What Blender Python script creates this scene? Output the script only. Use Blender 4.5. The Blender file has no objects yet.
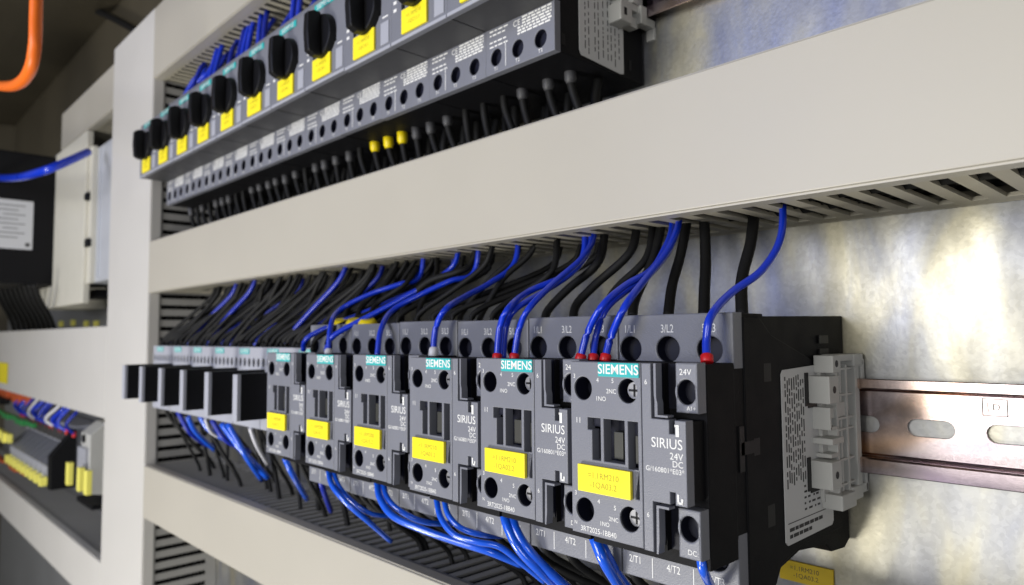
import bpy, bmesh, math, random
from mathutils import Vector, Matrix
random.seed(11)
S = 0.001                                   # everything below is written in millimetres
C = bpy.context.scene.collection
sc = bpy.context.scene

# ------------------------------------------------------------------ camera
CF, CA, CT, CR = 707.79, math.radians(43.87452), math.radians(3.49103), math.radians(-0.42453)
CP = Vector((155.762, -289.045, 4.744))
F = Vector((-math.cos(CA)*math.cos(CT), math.sin(CA)*math.cos(CT), math.sin(CT)))
R0 = F.cross(Vector((0, 0, 1))).normalized(); U0 = R0.cross(F)
RR = R0*math.cos(CR)+U0*math.sin(CR); UU = -R0*math.sin(CR)+U0*math.cos(CR)
cam = bpy.data.cameras.new('camera'); co = bpy.data.objects.new('camera', cam); C.objects.link(co)
cam.sensor_width = 36; cam.lens = 36*CF/1024; cam.clip_start = 0.005; cam.clip_end = 50
co.matrix_world = Matrix(((RR.x, UU.x, -F.x, CP.x*S), (RR.y, UU.y, -F.y, CP.y*S), (RR.z, UU.z, -F.z, CP.z*S), (0, 0, 0, 1)))
cam.dof.use_dof = True; cam.dof.focus_distance = 0.235; cam.dof.aperture_fstop = 15
sc.camera = co

def at(u, v, y):
    "world point (mm) on the vertical plane y seen at picture position u, v"
    d = F + RR*((u-512)/CF) - UU*((v-292.5)/CF)
    return CP + d*((y-CP.y)/d.y)

# ------------------------------------------------------------------ materials
def mat(name, col, rough=.5, metal=0., bump=0., bscale=400., var=0., vscale=60., spec=.5, coat=0., emit=0.):
    m = bpy.data.materials.new(name); m.use_nodes = True
    nt = m.node_tree; b = nt.nodes['Principled BSDF']
    b.inputs['Base Color'].default_value = (*col, 1); b.inputs['Roughness'].default_value = rough
    b.inputs['Metallic'].default_value = metal; b.inputs['Specular IOR Level'].default_value = spec
    if coat: b.inputs['Coat Weight'].default_value = coat
    tc = nt.nodes.new('ShaderNodeTexCoord')
    if var:
        n = nt.nodes.new('ShaderNodeTexNoise'); n.inputs['Scale'].default_value = vscale; n.inputs['Detail'].default_value = 5
        nt.links.new(tc.outputs['Object'], n.inputs['Vector'])
        mx = nt.nodes.new('ShaderNodeMix'); mx.data_type = 'RGBA'
        mx.inputs[6].default_value = (*[c*(1-var) for c in col], 1); mx.inputs[7].default_value = (*[min(1, c*(1+var)) for c in col], 1)
        nt.links.new(n.outputs['Fac'], mx.inputs[0]); nt.links.new(mx.outputs[2], b.inputs['Base Color'])
        mr = nt.nodes.new('ShaderNodeMapRange'); mr.inputs[3].default_value = max(0, rough-.08); mr.inputs[4].default_value = min(1, rough+.08)
        nt.links.new(n.outputs['Fac'], mr.inputs[0]); nt.links.new(mr.outputs[0], b.inputs['Roughness'])
    if bump:
        n2 = nt.nodes.new('ShaderNodeTexNoise'); n2.inputs['Scale'].default_value = bscale; n2.inputs['Detail'].default_value = 3
        nt.links.new(tc.outputs['Object'], n2.inputs['Vector'])
        bp = nt.nodes.new('ShaderNodeBump'); bp.inputs['Strength'].default_value = bump; bp.inputs['Distance'].default_value = .0005
        nt.links.new(n2.outputs['Fac'], bp.inputs['Height']); nt.links.new(bp.outputs['Normal'], b.inputs['Normal'])
    return m

M = {}
M['cover'] = mat('duct_cover_plastic', (.435, .41, .352), .42, bump=.03, bscale=900, var=.06, vscale=11)
M['cover2'] = mat('column_cover_plastic', (.57, .555, .525), .45, bump=.03, bscale=900, var=.03, vscale=14)
M['duct'] = mat('duct_body_plastic_lit', (.46, .43, .34), .5, bump=.15, bscale=700, var=.1, vscale=40)  # yellower copy of the grey body, bounced light put into the colour
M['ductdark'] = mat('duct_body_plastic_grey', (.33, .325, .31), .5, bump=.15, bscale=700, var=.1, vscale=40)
M['grey'] = mat('grey_thermoplastic', (.178, .184, .215), .40, bump=.25, bscale=2500, var=.05, vscale=90)
M['greylight'] = mat('light_grey_thermoplastic', (.36, .37, .42), .5, bump=.2, bscale=1500, var=.05)
M['anth'] = mat('anthracite_thermoplastic', (.006, .006, .0075), .6, bump=.2, bscale=2500, var=.1, vscale=90, spec=.15)
M['under'] = mat('dark_grey_thermoplastic', (.042, .042, .045), .5, bump=.3, bscale=2500, var=.1, vscale=90)
M['black'] = mat('black_plastic', (.004, .004, .005), .45, bump=.1, bscale=1500, spec=.3)
M['navy'] = mat('recess_shade_and_latch', (.006, .007, .018), .5, spec=.3)  # dark colour puts shade into the openings; also serves as latch plastic
M['teal'] = mat('teal_label', (.03, .42, .42), .4)
M['white'] = mat('white_print', (.78, .78, .76), .6)
M['ink'] = mat('black_print', (.04, .04, .04), .7)
M['inkbrown'] = mat('faded_print', (.42, .36, .02), .7)
M['yellow'] = mat('yellow_label', (.95, .80, .025), .35, var=.04)
M['yellowpale'] = mat('pale_yellow_label', (.95, .88, .18), .35, var=.04)
M['yellowdirty'] = mat('worn_yellow_label', (.60, .42, .01), .45, var=.3, vscale=90)
M['sheet'] = mat('data_sheet_label', (.60, .60, .60), .35, var=.05)
M['clip'] = mat('clip_plastic', (.47, .47, .45), .4, bump=.1, bscale=900, var=.06)
M['blue'] = mat('blue_insulation', (.003, .036, .58), .3, bump=.05, bscale=500, var=.15, vscale=30, coat=.35)
M['bluelit'] = mat('blue_insulation_lit', (.008, .105, .74), .22, bump=.05, bscale=500, var=.15, vscale=30, coat=1)  # lighter copy of the blue insulation, lamp light put into the colour
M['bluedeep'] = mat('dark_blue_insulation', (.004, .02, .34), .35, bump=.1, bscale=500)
M['wire'] = mat('black_insulation', (.008, .008, .008), .6, bump=.15, bscale=600, var=.3, vscale=40, spec=.25)
M['red'] = mat('red_sleeve', (.62, .01, .015), .4)
M['wsleeve'] = mat('white_sleeve', (.7, .7, .75), .4)
M['ysleeve'] = mat('yellow_sleeve', (.85, .66, .005), .35)
M['gsleeve'] = mat('grey_sleeve', (.055, .055, .06), .5)
M['orange'] = mat('orange_insulation', (.90, .17, .012), .4)
M['orangedeep'] = mat('orange_plastic', (.50, .09, .02), .55)
M['green'] = mat('green_plastic', (.02, .20, .05), .5)
M['steel'] = mat('screw_steel', (.30, .30, .31), .5, metal=.8)
M['dull'] = mat('dull_contact_metal', (.05, .05, .043), .5, metal=.4)
M['psu'] = mat('power_supply_housing', (.004, .004, .005), .6, bump=.15, spec=.2)
M['paper'] = mat('paper_label', (.55, .56, .58), .5)
M['ivory'] = mat('ivory_plastic', (.60, .58, .50), .5, var=.04)
M['alu'] = mat('brushed_light_metal', (.52, .54, .58), .45, metal=.2, var=.05)
M['darkplate'] = mat('grey_painted_sheet', (.20, .205, .21), .5, var=.15, vscale=8)
M['floor'] = mat('grey_floor', (.30, .30, .29), .7, var=.2, vscale=12)

def plate_mat(name, ca, cb, cc, rough, scale, stretch=(1, 1, 1), blotch=.12, flake=650, metal=.75, bstr=.1):
    "zinc: fine spangle, drifting roughness and a ramp of chromate tint and put-in reflections"
    m = bpy.data.materials.new(name); m.use_nodes = True; nt = m.node_tree; L = nt.links; b = nt.nodes['Principled BSDF']
    b.inputs['Metallic'].default_value = metal
    tc = nt.nodes.new('ShaderNodeTexCoord'); mp = nt.nodes.new('ShaderNodeMapping'); mp.inputs['Scale'].default_value = stretch
    L.new(tc.outputs['Object'], mp.inputs['Vector'])
    n = nt.nodes.new('ShaderNodeTexNoise'); n.inputs['Scale'].default_value = scale; n.inputs['Detail'].default_value = 3; n.inputs['Distortion'].default_value = .8
    L.new(mp.outputs[0], n.inputs['Vector'])
    cr = nt.nodes.new('ShaderNodeValToRGB'); e = cr.color_ramp.elements
    e[0].position = .32; e[0].color = (*ca, 1); e[1].position = .68; e[1].color = (*cc, 1)
    k = cr.color_ramp.elements.new(.5); k.color = (*cb, 1)
    L.new(n.outputs['Fac'], cr.inputs[0])
    v = nt.nodes.new('ShaderNodeTexVoronoi'); v.inputs['Scale'].default_value = flake; L.new(tc.outputs['Object'], v.inputs['Vector'])
    hs = nt.nodes.new('ShaderNodeHueSaturation'); mr = nt.nodes.new('ShaderNodeMapRange')
    sep = nt.nodes.new('ShaderNodeSeparateColor'); L.new(v.outputs['Color'], sep.inputs[0])
    mr.inputs[3].default_value = .93; mr.inputs[4].default_value = 1.06; L.new(sep.outputs[0], mr.inputs[0])
    L.new(cr.outputs[0], hs.inputs['Color']); L.new(mr.outputs[0], hs.inputs['Value']); L.new(hs.outputs[0], b.inputs['Base Color'])
    n3 = nt.nodes.new('ShaderNodeTexNoise'); n3.inputs['Scale'].default_value = scale*2.2; n3.inputs['Detail'].default_value = 6
    L.new(mp.outputs[0], n3.inputs['Vector'])
    r2 = nt.nodes.new('ShaderNodeMapRange'); r2.inputs[1].default_value = .3; r2.inputs[2].default_value = .7
    r2.inputs[3].default_value = rough-.06; r2.inputs[4].default_value = rough+.12; L.new(n3.outputs['Fac'], r2.inputs[0]); L.new(r2.outputs[0], b.inputs['Roughness'])
    n4 = nt.nodes.new('ShaderNodeTexNoise'); n4.inputs['Scale'].default_value = 500; n4.inputs['Detail'].default_value = 4; L.new(tc.outputs['Object'], n4.inputs['Vector'])
    ad = nt.nodes.new('ShaderNodeMath'); ad.operation = 'MULTIPLY_ADD'; ad.inputs[1].default_value = .5*blotch*4
    L.new(n3.outputs['Fac'], ad.inputs[0]); L.new(n4.outputs['Fac'], ad.inputs[2])
    bp = nt.nodes.new('ShaderNodeBump'); bp.inputs['Strength'].default_value = bstr; bp.inputs['Distance'].default_value = .0005
    L.new(ad.outputs[0], bp.inputs['Height']); L.new(bp.outputs['Normal'], b.inputs['Normal'])
    return m
M['zinc'] = plate_mat('galvanised_sheet', (.26, .27, .31), (.34, .34, .33), (.47, .44, .33), .40, 22, (1.7, 1, .6), metal=.85)  # yellow and blue reflections put into the sheet colour
M['rail'] = plate_mat('chromated_rail', (.16, .12, .20), (.50, .43, .44), (.80, .50, .28), .18, 9, (1, 1, 2.5), .0, 1500, 1., .012)  # chromate colours, with dark reflections put into the ramp
M['ceil'] = mat('cabinet_sheet_dark', (.075, .064, .042), .5, var=.35, vscale=5)

# ------------------------------------------------------------------ mesh helpers
class MB:
    def __init__(s): s.v = []; s.f = []; s.mi = []; s.mats = []; s.cur = 0
    def m(s, key):
        if key not in s.mats: s.mats.append(key)
        s.cur = s.mats.index(key); return s
    def add(s, vs, fs):
        o = len(s.v); s.v += [tuple(v) for v in vs]; s.f += [tuple(i+o for i in f) for f in fs]; s.mi += [s.cur]*len(fs); return s
    def box(s, x0, x1, y0, y1, z0, z1, c=0.):
        if c <= 0:
            return s.add([(x, y, z) for x in (x0, x1) for y in (y0, y1) for z in (z0, z1)],
                         [(0, 1, 3, 2), (4, 6, 7, 5), (0, 4, 5, 1), (2, 3, 7, 6), (0, 2, 6, 4), (1, 5, 7, 3)])
        bm = bmesh.new(); bmesh.ops.create_cube(bm, size=1)
        for v in bm.verts: v.co = ((x0+x1)/2+v.co.x*(x1-x0), (y0+y1)/2+v.co.y*(y1-y0), (z0+z1)/2+v.co.z*(z1-z0))
        bmesh.ops.bevel(bm, geom=bm.edges[:], offset=c, segments=2, profile=.6, affect='EDGES')
        s.bm(bm); return s
    def bm(s, bm):
        bm.verts.index_update(); s.add([v.co[:] for v in bm.verts], [[v.index for v in f.verts] for f in bm.faces]); bm.free(); return s
    def prism(s, pts, axis, a, b):
        n = len(pts); vs = []
        for t in (a, b):
            for p, q in pts: vs.append((t, p, q) if axis == 'x' else (p, t, q) if axis == 'y' else (p, q, t))
        return s.add(vs, [tuple(range(n))[::-1], tuple(range(n, 2*n))]+[(i, (i+1) % n, n+(i+1) % n, n+i) for i in range(n)])
    def cyl(s, c, axis, r, h, n=20, r2=None):
        r2 = r if r2 is None else r2; vs = []
        for t, rr in ((0, r), (h, r2)):
            for i in range(n):
                a = 2*math.pi*i/n; p, q = rr*math.cos(a), rr*math.sin(a)
                vs.append({'x': (c[0]+t, c[1]+p, c[2]+q), 'y': (c[0]+p, c[1]+t, c[2]+q), 'z': (c[0]+p, c[1]+q, c[2]+t)}[axis])
        return s.add(vs, [tuple(range(n))[::-1], tuple(range(n, 2*n))]+[(i, (i+1) % n, n+(i+1) % n, n+i) for i in range(n)])
    def tube(s, pts, rs, n=12):
        vs = []; up = Vector((.3, .2, .9)).normalized()
        P = [Vector(p) for p in pts]
        for i, p in enumerate(P):
            t = (P[min(i+1, len(P)-1)]-P[max(i-1, 0)]).normalized(); a = t.cross(up).normalized(); b = t.cross(a)
            r = rs[i] if isinstance(rs, (list, tuple)) else rs
            vs += [p+(a*math.cos(2*math.pi*k/n)+b*math.sin(2*math.pi*k/n))*r for k in range(n)]
        fs = [tuple(range(n)), tuple(range(len(vs)-n, len(vs)))[::-1]]
        for i in range(len(P)-1):
            for k in range(n): fs.append((i*n+k, i*n+(k+1) % n, (i+1)*n+(k+1) % n, (i+1)*n+k))
        return s.add(vs, fs)
    def plate(s, outer, holes, yf, th, bev=.25):
        "flat plate in x-z with real openings, front at yf (towards the viewer), thickness th"
        cu = bpy.data.curves.new('tmp', 'CURVE'); cu.dimensions = '2D'; cu.fill_mode = 'BOTH'
        cu.extrude = th/2-bev; cu.bevel_depth = bev; cu.bevel_resolution = 1; cu.offset = -bev
        def spl(pts):
            sp = cu.splines.new('POLY'); sp.points.add(len(pts)-1); sp.use_cyclic_u = True
            for i, p in enumerate(pts): sp.points[i].co = (p[0], p[1], 0, 1)
        spl(outer)
        for h in holes:
            if h[0] == 'c': spl([(h[1]+h[3]*math.cos(-2*math.pi*i/28), h[2]+(h[4] if len(h) > 4 else h[3])*math.sin(-2*math.pi*i/28)) for i in range(28)])
            elif h[0] == 'r': spl([(h[1], h[3]), (h[1], h[4]), (h[2], h[4]), (h[2], h[3])])
            else: spl(h[1])
        o = bpy.data.objects.new('tmp', cu); me = o.to_mesh()
        s.add([(v.co.x, yf+th/2-v.co.z, v.co.y) for v in me.vertices], [tuple(p.vertices) for p in me.polygons])
        o.to_mesh_clear(); bpy.data.objects.remove(o); bpy.data.curves.remove(cu); return s
    def liner(s, hs, ya, yb, n=24):  # tube lining a hole, its dark colour puts shade on the wall
        for x, z, rx, rz in hs:
            vs = [(x+rx*.965*math.cos(2*math.pi*i/n), y, z+rz*.965*math.sin(2*math.pi*i/n)) for y in (ya, yb) for i in range(n)]
            s.add(vs, [(i, (i+1) % n, n+(i+1) % n, n+i) for i in range(n)])
        return s
    def text(s, t, x, y, z, size, align='CENTER', plane='front', rot=0, sx=1, bold=0.):
        cu = bpy.data.curves.new('tmp', 'FONT'); cu.body = t; cu.size = size*1.35; cu.align_x = align; cu.align_y = 'CENTER'; cu.offset = bold; cu.resolution_u = 3
        o = bpy.data.objects.new('tmp', cu); me = o.to_mesh(); c, n = math.cos(rot), math.sin(rot); vs = []
        for v in me.vertices:
            a, b = v.co.x*sx, v.co.y; a, b = a*c-b*n, a*n+b*c
            vs.append((x+a, y, z+b) if plane == 'front' else (x, y+a, z+b))
        s.add(vs, [tuple(p.vertices) for p in me.polygons])
        o.to_mesh_clear(); bpy.data.objects.remove(o); bpy.data.curves.remove(cu); return s
    def build(s, name, mats=None, parent=None, bevel=0., smooth=False, loc=None):
        me = bpy.data.meshes.new(name); off = Vector(loc) if loc else Vector((0, 0, 0))
        me.from_pydata([((Vector(v)-off)*S)[:] for v in s.v], [], s.f)
        keys = s.mats if s.mats else [mats]
        for k in keys: me.materials.append(M[k])
        if s.mats: me.polygons.foreach_set('material_index', s.mi)
        bm = bmesh.new(); bm.from_mesh(me); bmesh.ops.recalc_face_normals(bm, faces=bm.faces); bm.to_mesh(me); bm.free()
        o = bpy.data.objects.new(name, me); C.objects.link(o); o.location = off*S
        if parent: o.parent = parent
        if bevel:
            bv = o.modifiers.new('edge', 'BEVEL'); bv.width = bevel*S; bv.segments = 2; bv.limit_method = 'ANGLE'; bv.harden_normals = False
        if smooth:
            for p in me.polygons: p.use_smooth = len(p.vertices) <= 4
        return o
def tag(o, label=None, cat=None, group=None, kind=None):
    for k, v in (('label', label), ('category', cat), ('group', group), ('kind', kind)):
        if v: o[k] = v
    return o
def empty(name, loc, *t):
    o = bpy.data.objects.new(name, None); C.objects.link(o); o.location = Vector(loc)*S; o.empty_display_size = .01; tag(o, *t); return o
def children(o): return [c for c in bpy.data.objects if c.parent == o]
def copy_tree(o, parent=None):
    c = o.copy(); C.objects.link(c); c.parent = parent
    for ch in children(o): copy_tree(ch, c)
    return c

# ------------------------------------------------------------------ wires
def catmull(P, n=7):
    P = [Vector(p) for p in P]; Q = [P[0]*2-P[1]]+P+[P[-1]*2-P[-2]]; out = []
    for i in range(1, len(Q)-2):
        for k in range(n):
            t = k/n; a, b, c, d = Q[i-1:i+3]
            out.append(.5*((2*b)+(-a+c)*t+(2*a-5*b+4*c-d)*t*t+(-a+3*b-3*c+d)*t**3))
    out.append(P[-1]); return out
def wire(pts, r, m, name='wire', label='', group=None, sleeve=None, cat='wire', n=7):
    P = catmull(pts, n); b = MB(); b.tube(P, r, 12)
    base = P[0]
    o = b.build(name, m, loc=base, smooth=True); tag(o, label, cat, group)
    if sleeve:
        key, L, rr = sleeve; d = (P[0]-P[1]).normalized(); e = P[0]
        q = MB(); q.tube([e+d*.6-d*0, e+d*.2, e-d*L*.75, e-d*L], [rr*.9, rr, rr, rr*.7], 14)
        s = q.build('sleeve', key, parent=o, smooth=True); s.location = -base*S
    return o
def pw(lst, ys): return [at(u, v, y) for (u, v), y in zip(lst, ys)]
def lin(a, b, n): return [a+(b-a)*i/(n-1) for i in range(n)]

# ------------------------------------------------------------------ setting: plate, cabinet shell, rails
b = MB(); b.box(-640, 420, .3, 3, -420, 460); o = b.build('mounting_plate', 'zinc')
tag(o, 'galvanised steel mounting plate behind the contactors and breakers', 'mounting plate')
b = MB(); b.box(-1900, -640.5, .3, 3, -700, 345); o = b.build('mounting_plate', 'darkplate')
tag(o, 'dull grey mounting plate behind the power supply in the far bay', 'mounting plate')

def rail(z, x0, x1, label, slots):
    # top hat profile, 35 mm between flange edges, web on the plate
    b = MB(); hs = []
    x = slots
    while x < x1-18:
        if x > x0+4:
            a = []
            for i in range(9): a.append((x+3.1-3.1*math.sin(math.pi*i/8), z+3.1*math.cos(math.pi*i/8)))
            for i in range(9): a.append((x+12.4+3.1*math.sin(math.pi*i/8), z-3.1*math.cos(math.pi*i/8)))
            hs.append(('p', a))
        x += 25
    b.plate([(x0, z-10.9), (x1, z-10.9), (x1, z+12.6), (x0, z+12.6)], hs, -1.5, 1.1, .12)
    for s in (1, -1):
        k = 0 if s > 0 else 1.8
        pr = [(-.5, z+s*(12.5-k)), (-1.4, z+s*(13.6-k)), (-6.6, z+s*(13.6-k)), (-7.5, z+s*(14.2-k)), (-7.5, z+s*17.3), (-7.2, z+s*17.6), (-6.6, z+s*17.4), (-6.6, z+s*(14.8-k)), (-6.2, z+s*(14.5-k)), (-.6, z+s*(14.5-k))]
        b.prism(pr if s > 0 else pr[::-1], 'x', x0, x1)
    o = b.build('mounting_rail', 'rail'); tag(o, label, 'rail', 'slotted top hat mounting rails'); return o
r1 = rail(-30, -575, 330, 'yellow chromated slotted rail sticking out right of the contactors', 66.4-25*24)
rail(177, -575, 330, 'slotted rail behind the upper row of breakers', 60-25*24)
q = MB(); mk = []
for (x0, x1, z0, z1) in ((90.4, 90.75, -24, -18), (97.6, 97.95, -24, -18), (90.4, 97.95, -18.3, -18), (90.4, 97.95, -24, -23.7), (92, 92.3, -22.6, -19.4)):
    q.box(x0, x1, -1.58, -1.50, z0, z1)
q.text('D', 94.6, -1.6, -21, 2.4)
q.build('embossed_mark', 'dull', parent=r1)

# ------------------------------------------------------------------ wiring ducts
def duct_x(x0, x1, z0, z1, cm, bm_, label, group=None, phase=0., slotw=5.0, lip=True, yf=-70, pitch=10., seg=True):
    root = empty('wiring_duct', (x0, 0, z0), label, 'wiring duct', group)
    W = MB()
    W.box(x0, x1, -1.8, -.2, z0, z1)                                   # back
    for zi, sg in ((z0, 1), (z1, -1)):
        a, c = (zi+.15, zi+1.6) if sg > 0 else (zi-1.6, zi-.15)
        W.box(x0, x1, -10, -1.8, a, c); W.box(x0, x1, yf+1.6, -58, a, c)
        x = x0+phase
        if phase: W.box(x0, x0+phase-slotw, -58, -10, a, c)
        while x < x1:
            W.box(x, min(x1, x+pitch-slotw), -58.01, -9.99, a, c); x += pitch
    W.build('slotted_body', bm_, parent=root).location = -root.location
    K = MB(); K.plate([(x0, z0), (x1, z0), (x1, z1), (x0, z1)], [], yf, 1.8, .45)
    K.box(x0+.2, x1-.2, yf+1.2, yf+8.5, z0-.75, z0+.1); K.box(x0+.2, x1-.2, yf+1.2, yf+8.5, z1-.1, z1+.75)
    k = K.build('cover', cm, parent=root); k.location = -root.location
    return root
def duct_z(x0, x1, z0, z1, cm, bm_, label, yf=-70, group=None, pitch=10.55, slotw=4.2):
    root = empty('wiring_duct', (x0, 0, z0), label, 'wiring duct', group); W = MB()
    W.box(x0, x1, -1.8, -.2, z0, z1)
    for xi, sg in ((x0, 1), (x1, -1)):
        a, c = (xi+.15, xi+1.6) if sg > 0 else (xi-1.6, xi-.15)
        W.box(a, c, -10, -1.8, z0, z1); W.box(a, c, yf+1.6, -58, z0, z1)
        z = z0+2.
        while z < z1: W.box(a, c, -58.01, -9.99, z, min(z1, z+pitch-slotw)); z += pitch
    W.build('slotted_body', bm_, parent=root).location = -root.location
    K = MB(); K.plate([(x0, z0), (x1, z0), (x1, z1), (x0, z1)], [], yf, 1.8, .45)
    K.box(x0-.75, x0+.1, yf+1.2, yf+10, z0+.2, z1-.2); K.box(x1-.1, x1+.75, yf+1.2, yf+10, z0+.2, z1-.2)
    K.build('cover', cm, parent=root).location = -root.location
    return root
DG = 'grey slotted wiring ducts with light covers'
duct_x(-578, 420, 49.3, 97.9, 'cover', 'duct', 'long light grey wiring duct between the breakers and the contactors', DG, phase=5.2)
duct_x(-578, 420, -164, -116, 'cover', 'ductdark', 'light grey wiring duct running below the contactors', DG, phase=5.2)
duct_x(-578, 420, 260, 330, 'cover', 'duct', 'light grey wiring duct above the breakers at the top edge', DG, phase=5.2)
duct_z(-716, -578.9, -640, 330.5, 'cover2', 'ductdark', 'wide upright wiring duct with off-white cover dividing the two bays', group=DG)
duct_x(-965, -716.9, 264, 314, 'cover', 'duct', 'short wiring duct high in the far bay above the white devices', DG, phase=4)
duct_x(-1800, -716.9, -82, 18, 'cover2', 'duct', 'broad light wiring duct across the far bay under the power supply', DG, phase=4)
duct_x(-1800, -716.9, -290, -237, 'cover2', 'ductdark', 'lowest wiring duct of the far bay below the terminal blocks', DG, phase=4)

rf = random.Random(21)
def fill(axis, a, c, lo, hi, label):
    q = MB()
    for y in range(-54, -6, 8):
        z = lo+6
        while z < hi-5:
            n = max(3, int((c-a)/60)); pts = []
            for i in range(n+1):
                t = a+(c-a)*i/n; j = (y+rf.uniform(-2, 2), z+rf.uniform(-2, 2))
                pts.append((t, j[0], j[1]) if axis == 'x' else (j[1], j[0], t))
            q.tube(pts, rf.uniform(4.2, 5.6), 7); z += 8
    o = q.build('wire_bundle', 'wire', smooth=True); tag(o, label, 'wires', None, 'stuff')
fill('x', -575, 418, 50, 97, 'black wires packed inside the duct above the contactors')
fill('x', -575, 418, -163, -117, 'black wires packed inside the duct below the contactors')
fill('x', -575, 418, 262, 328, 'black wires packed inside the duct above the breakers')
fill('z', -638, 328, -625, -582, 'black wires packed inside the upright duct')
# ------------------------------------------------------------------ contactor
def arrow_marks(b, y): pass
def front_module(root, tall=True, txt=True, part_no=True):
    "the front half shared by all contactors: auxiliary plate, coil plate, terminals, print"
    g = MB()
    # auxiliary plate
    holes = [('c', 5.2, -12.4, 3.65, 3.75), ('c', 23.0, -12.4, 3.65, 3.75), ('c', 5.4, -51.0, 3.65, 3.75), ('c', 23.0, -51.0, 3.65, 3.75),
             ('p', [(7, -21.6), (7, -25.4), (8.8, -25.4), (8.8, -34.8), (12.2, -34.8), (12.2, -21.6)][::1]),
             ('r', 13.5, 21.6, -34.8, -21.6), ('r', 22.9, 26.6, -36.0, -21.6), ('r', 25.5, 26.8, -44.6, -36.2)]
    g.plate([(0, -58.7), (28, -58.7), (28, -3.8), (0, -3.8)], holes, -112.8, 4, .3)
    g.build('auxiliary_plate', 'grey', parent=root)
    # coil plate with stepped cut-outs
    g = MB()
    out = [(28.25, -58.9), (31.6, -58.9), (31.6, -44.2), (37.6, -44.2), (37.6, -40.6), (39.4, -40.6), (39.4, -44.2), (43.3, -44.2), (43.3, -20.0),
           (39.6, -20.0), (39.6, -24), (37.7, -24), (37.7, -20.0), (31.6, -20.0), (31.6, -3.8), (28.25, -3.8)]
    g.plate(out, [], -112.8, 4, .25)
    g.prism([(32.5, -3.8), (33.3, -3.8), (33.3, -14), (33.7, -15.5), (33.7, -18.9), (37.2, -18.9), (37.2, -19.5), (32.7, -19.5), (32.7, -14.5), (32.5, -13)], 'y', -112.6, -109.5)
    g.prism([(32.5, -59.2), (33.1, -59.2), (33.5, -55), (33.5, -45.9), (37.0, -45.9), (37.0, -45.2), (32.7, -45.2)], 'y', -112.6, -109.5)
    g.build('coil_plate', 'grey', parent=root)
    # coil terminal blocks
    for z0, z1, zc in ((-18.3, -3.6, -12.2), (-60.2, -46.0, -51.6)):
        g = MB(); g.plate([(36.9, z0), (44.3, z0), (44.3, z1), (36.9, z1)], [('c', 40.5, zc, 3.2, 3.7)], -107.8, 5, .5)
        g.build('coil_terminal', 'grey', parent=root)
    g = MB(); g.box(.4, 31.5, -105.6, -102.9, -60, -4); g.box(31.5, 43.2, -108.7, -102.9, -43.5, -20.5); g.box(.6, 44.4, -103, -86.7, -64, -4.2, .4)
    g.build('front_housing', 'anth', parent=root)
    # chambers behind the openings
    for x, z in ((23.0, -12.4), (23.0, -51.0)):
        q = MB(); q.m('steel').cyl((x+.5, -109.9, z), 'y', 2.6, 4.0, 18); q.m('black').box(x-1.6, x+2.6, -110.0, -109.8, z-.35, z+.35); q.box(x+.2, x+.9, -110.0, -109.8, z-1.9, z+1.9)
        q.build('terminal_screw', parent=root)
    q = MB(); q.box(15.8, 19.4, -110.6, -105.8, -34, -25.5, .3); q.box(24.2, 26.2, -110.8, -105.8, -34.5, -26, .2)
    q.build('contact_carrier', 'dull', parent=root)
    q = MB(); q.box(25.0, 26.6, -111.0, -109, -44.4, -36.4); q.box(7.6, 12, -110.4, -109, -24.5, -22); q.build('latch', 'navy', parent=root)
    # brand plate
    q = MB(); q.m('teal').box(11.9, 27.6, -113.25, -112.6, -8.3, -3.9, .12); q.m('white').text('SIEMENS', 19.75, -113.3, -6.1, 3.15, bold=.05)
    q.build('brand_plate', parent=root)
    # yellow marker
    q = MB(); q.box(3.8, 24.6, -114.3, -113.0, -44.9, -36.4, .25); yl = q.build('marker_plate', 'yellow', parent=root)
    # print
    q = MB(); T = lambda t, x, z, s, a='CENTER', sx=1, y=-112.86: q.text(t, x, y, z, s, a, sx=sx)
    T('3', 1.7, -8.6, 1.5); T('4', 11.4, -9.6, 1.5); T('5', 17.4, -9.6, 1.5); T('6', 29.9, -9.4, 1.6)
    T('1NO', 12.6, -15.4, 1.5); T('2NC', 16.8, -12.9, 1.5); T('11', 3.2, -22.8, 1.9)
    T('3', 1.7, -46.2, 1.5); T('4', 11.2, -47.6, 1.5); T('5', 17.6, -48.6, 1.5); T('6', 29.9, -48.4, 1.5)
    T('1NO', 13.4, -54.2, 1.4); T('2NC', 17.0, -52.2, 1.4); T('N', 1.6, -55.6, 1.2)
    if part_no: T('3RT2025-1BB40', 10.8, -57.0, 1.75, sx=.92)
    T('SIRIUS', 36.8, -27.0, 3.1, sx=.95); T('24V', 42.3, -30.4, 2.1, 'RIGHT'); T('DC', 42.3, -32.6, 1.9, 'RIGHT'); T('G/160801*E03*', 42.6, -34.7, 1.55, 'RIGHT')
    T('24V', 40.4, -6.4, 1.9, y=-107.9); T('A1+', 42.2, -16.9, 1.3, y=-107.9); T('DC', 41.5, -58.2, 1.6, y=-107.9)
    q.box(40.0, 41.1, -112.95, -112.86, -24.6, -21.2); q.box(39.7, 40.3, -112.95, -112.86, -21.9, -21.2)
    q.box(40.1, 40.7, -112.95, -112.86, -43.6, -40.9); q.box(40.1, 42, -112.95, -112.86, -43.6, -43.0); q.box(41.4, 42, -112.95, -112.86, -43.6, -42.0)
    q.build('front_lettering', 'white', parent=root)
    # dark sheets and liners that put shade into the openings
    q = MB(); q.box(.5, 31, -106, -105.5, -58.4, -4.1); q.liner([(5.2, -12.4, 3.65, 3.75), (23.0, -12.4, 3.65, 3.75), (5.4, -51.0, 3.65, 3.75), (23.0, -51.0, 3.65, 3.75)], -112.2, -106); q.build('recess_shade', 'navy', parent=root)
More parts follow.
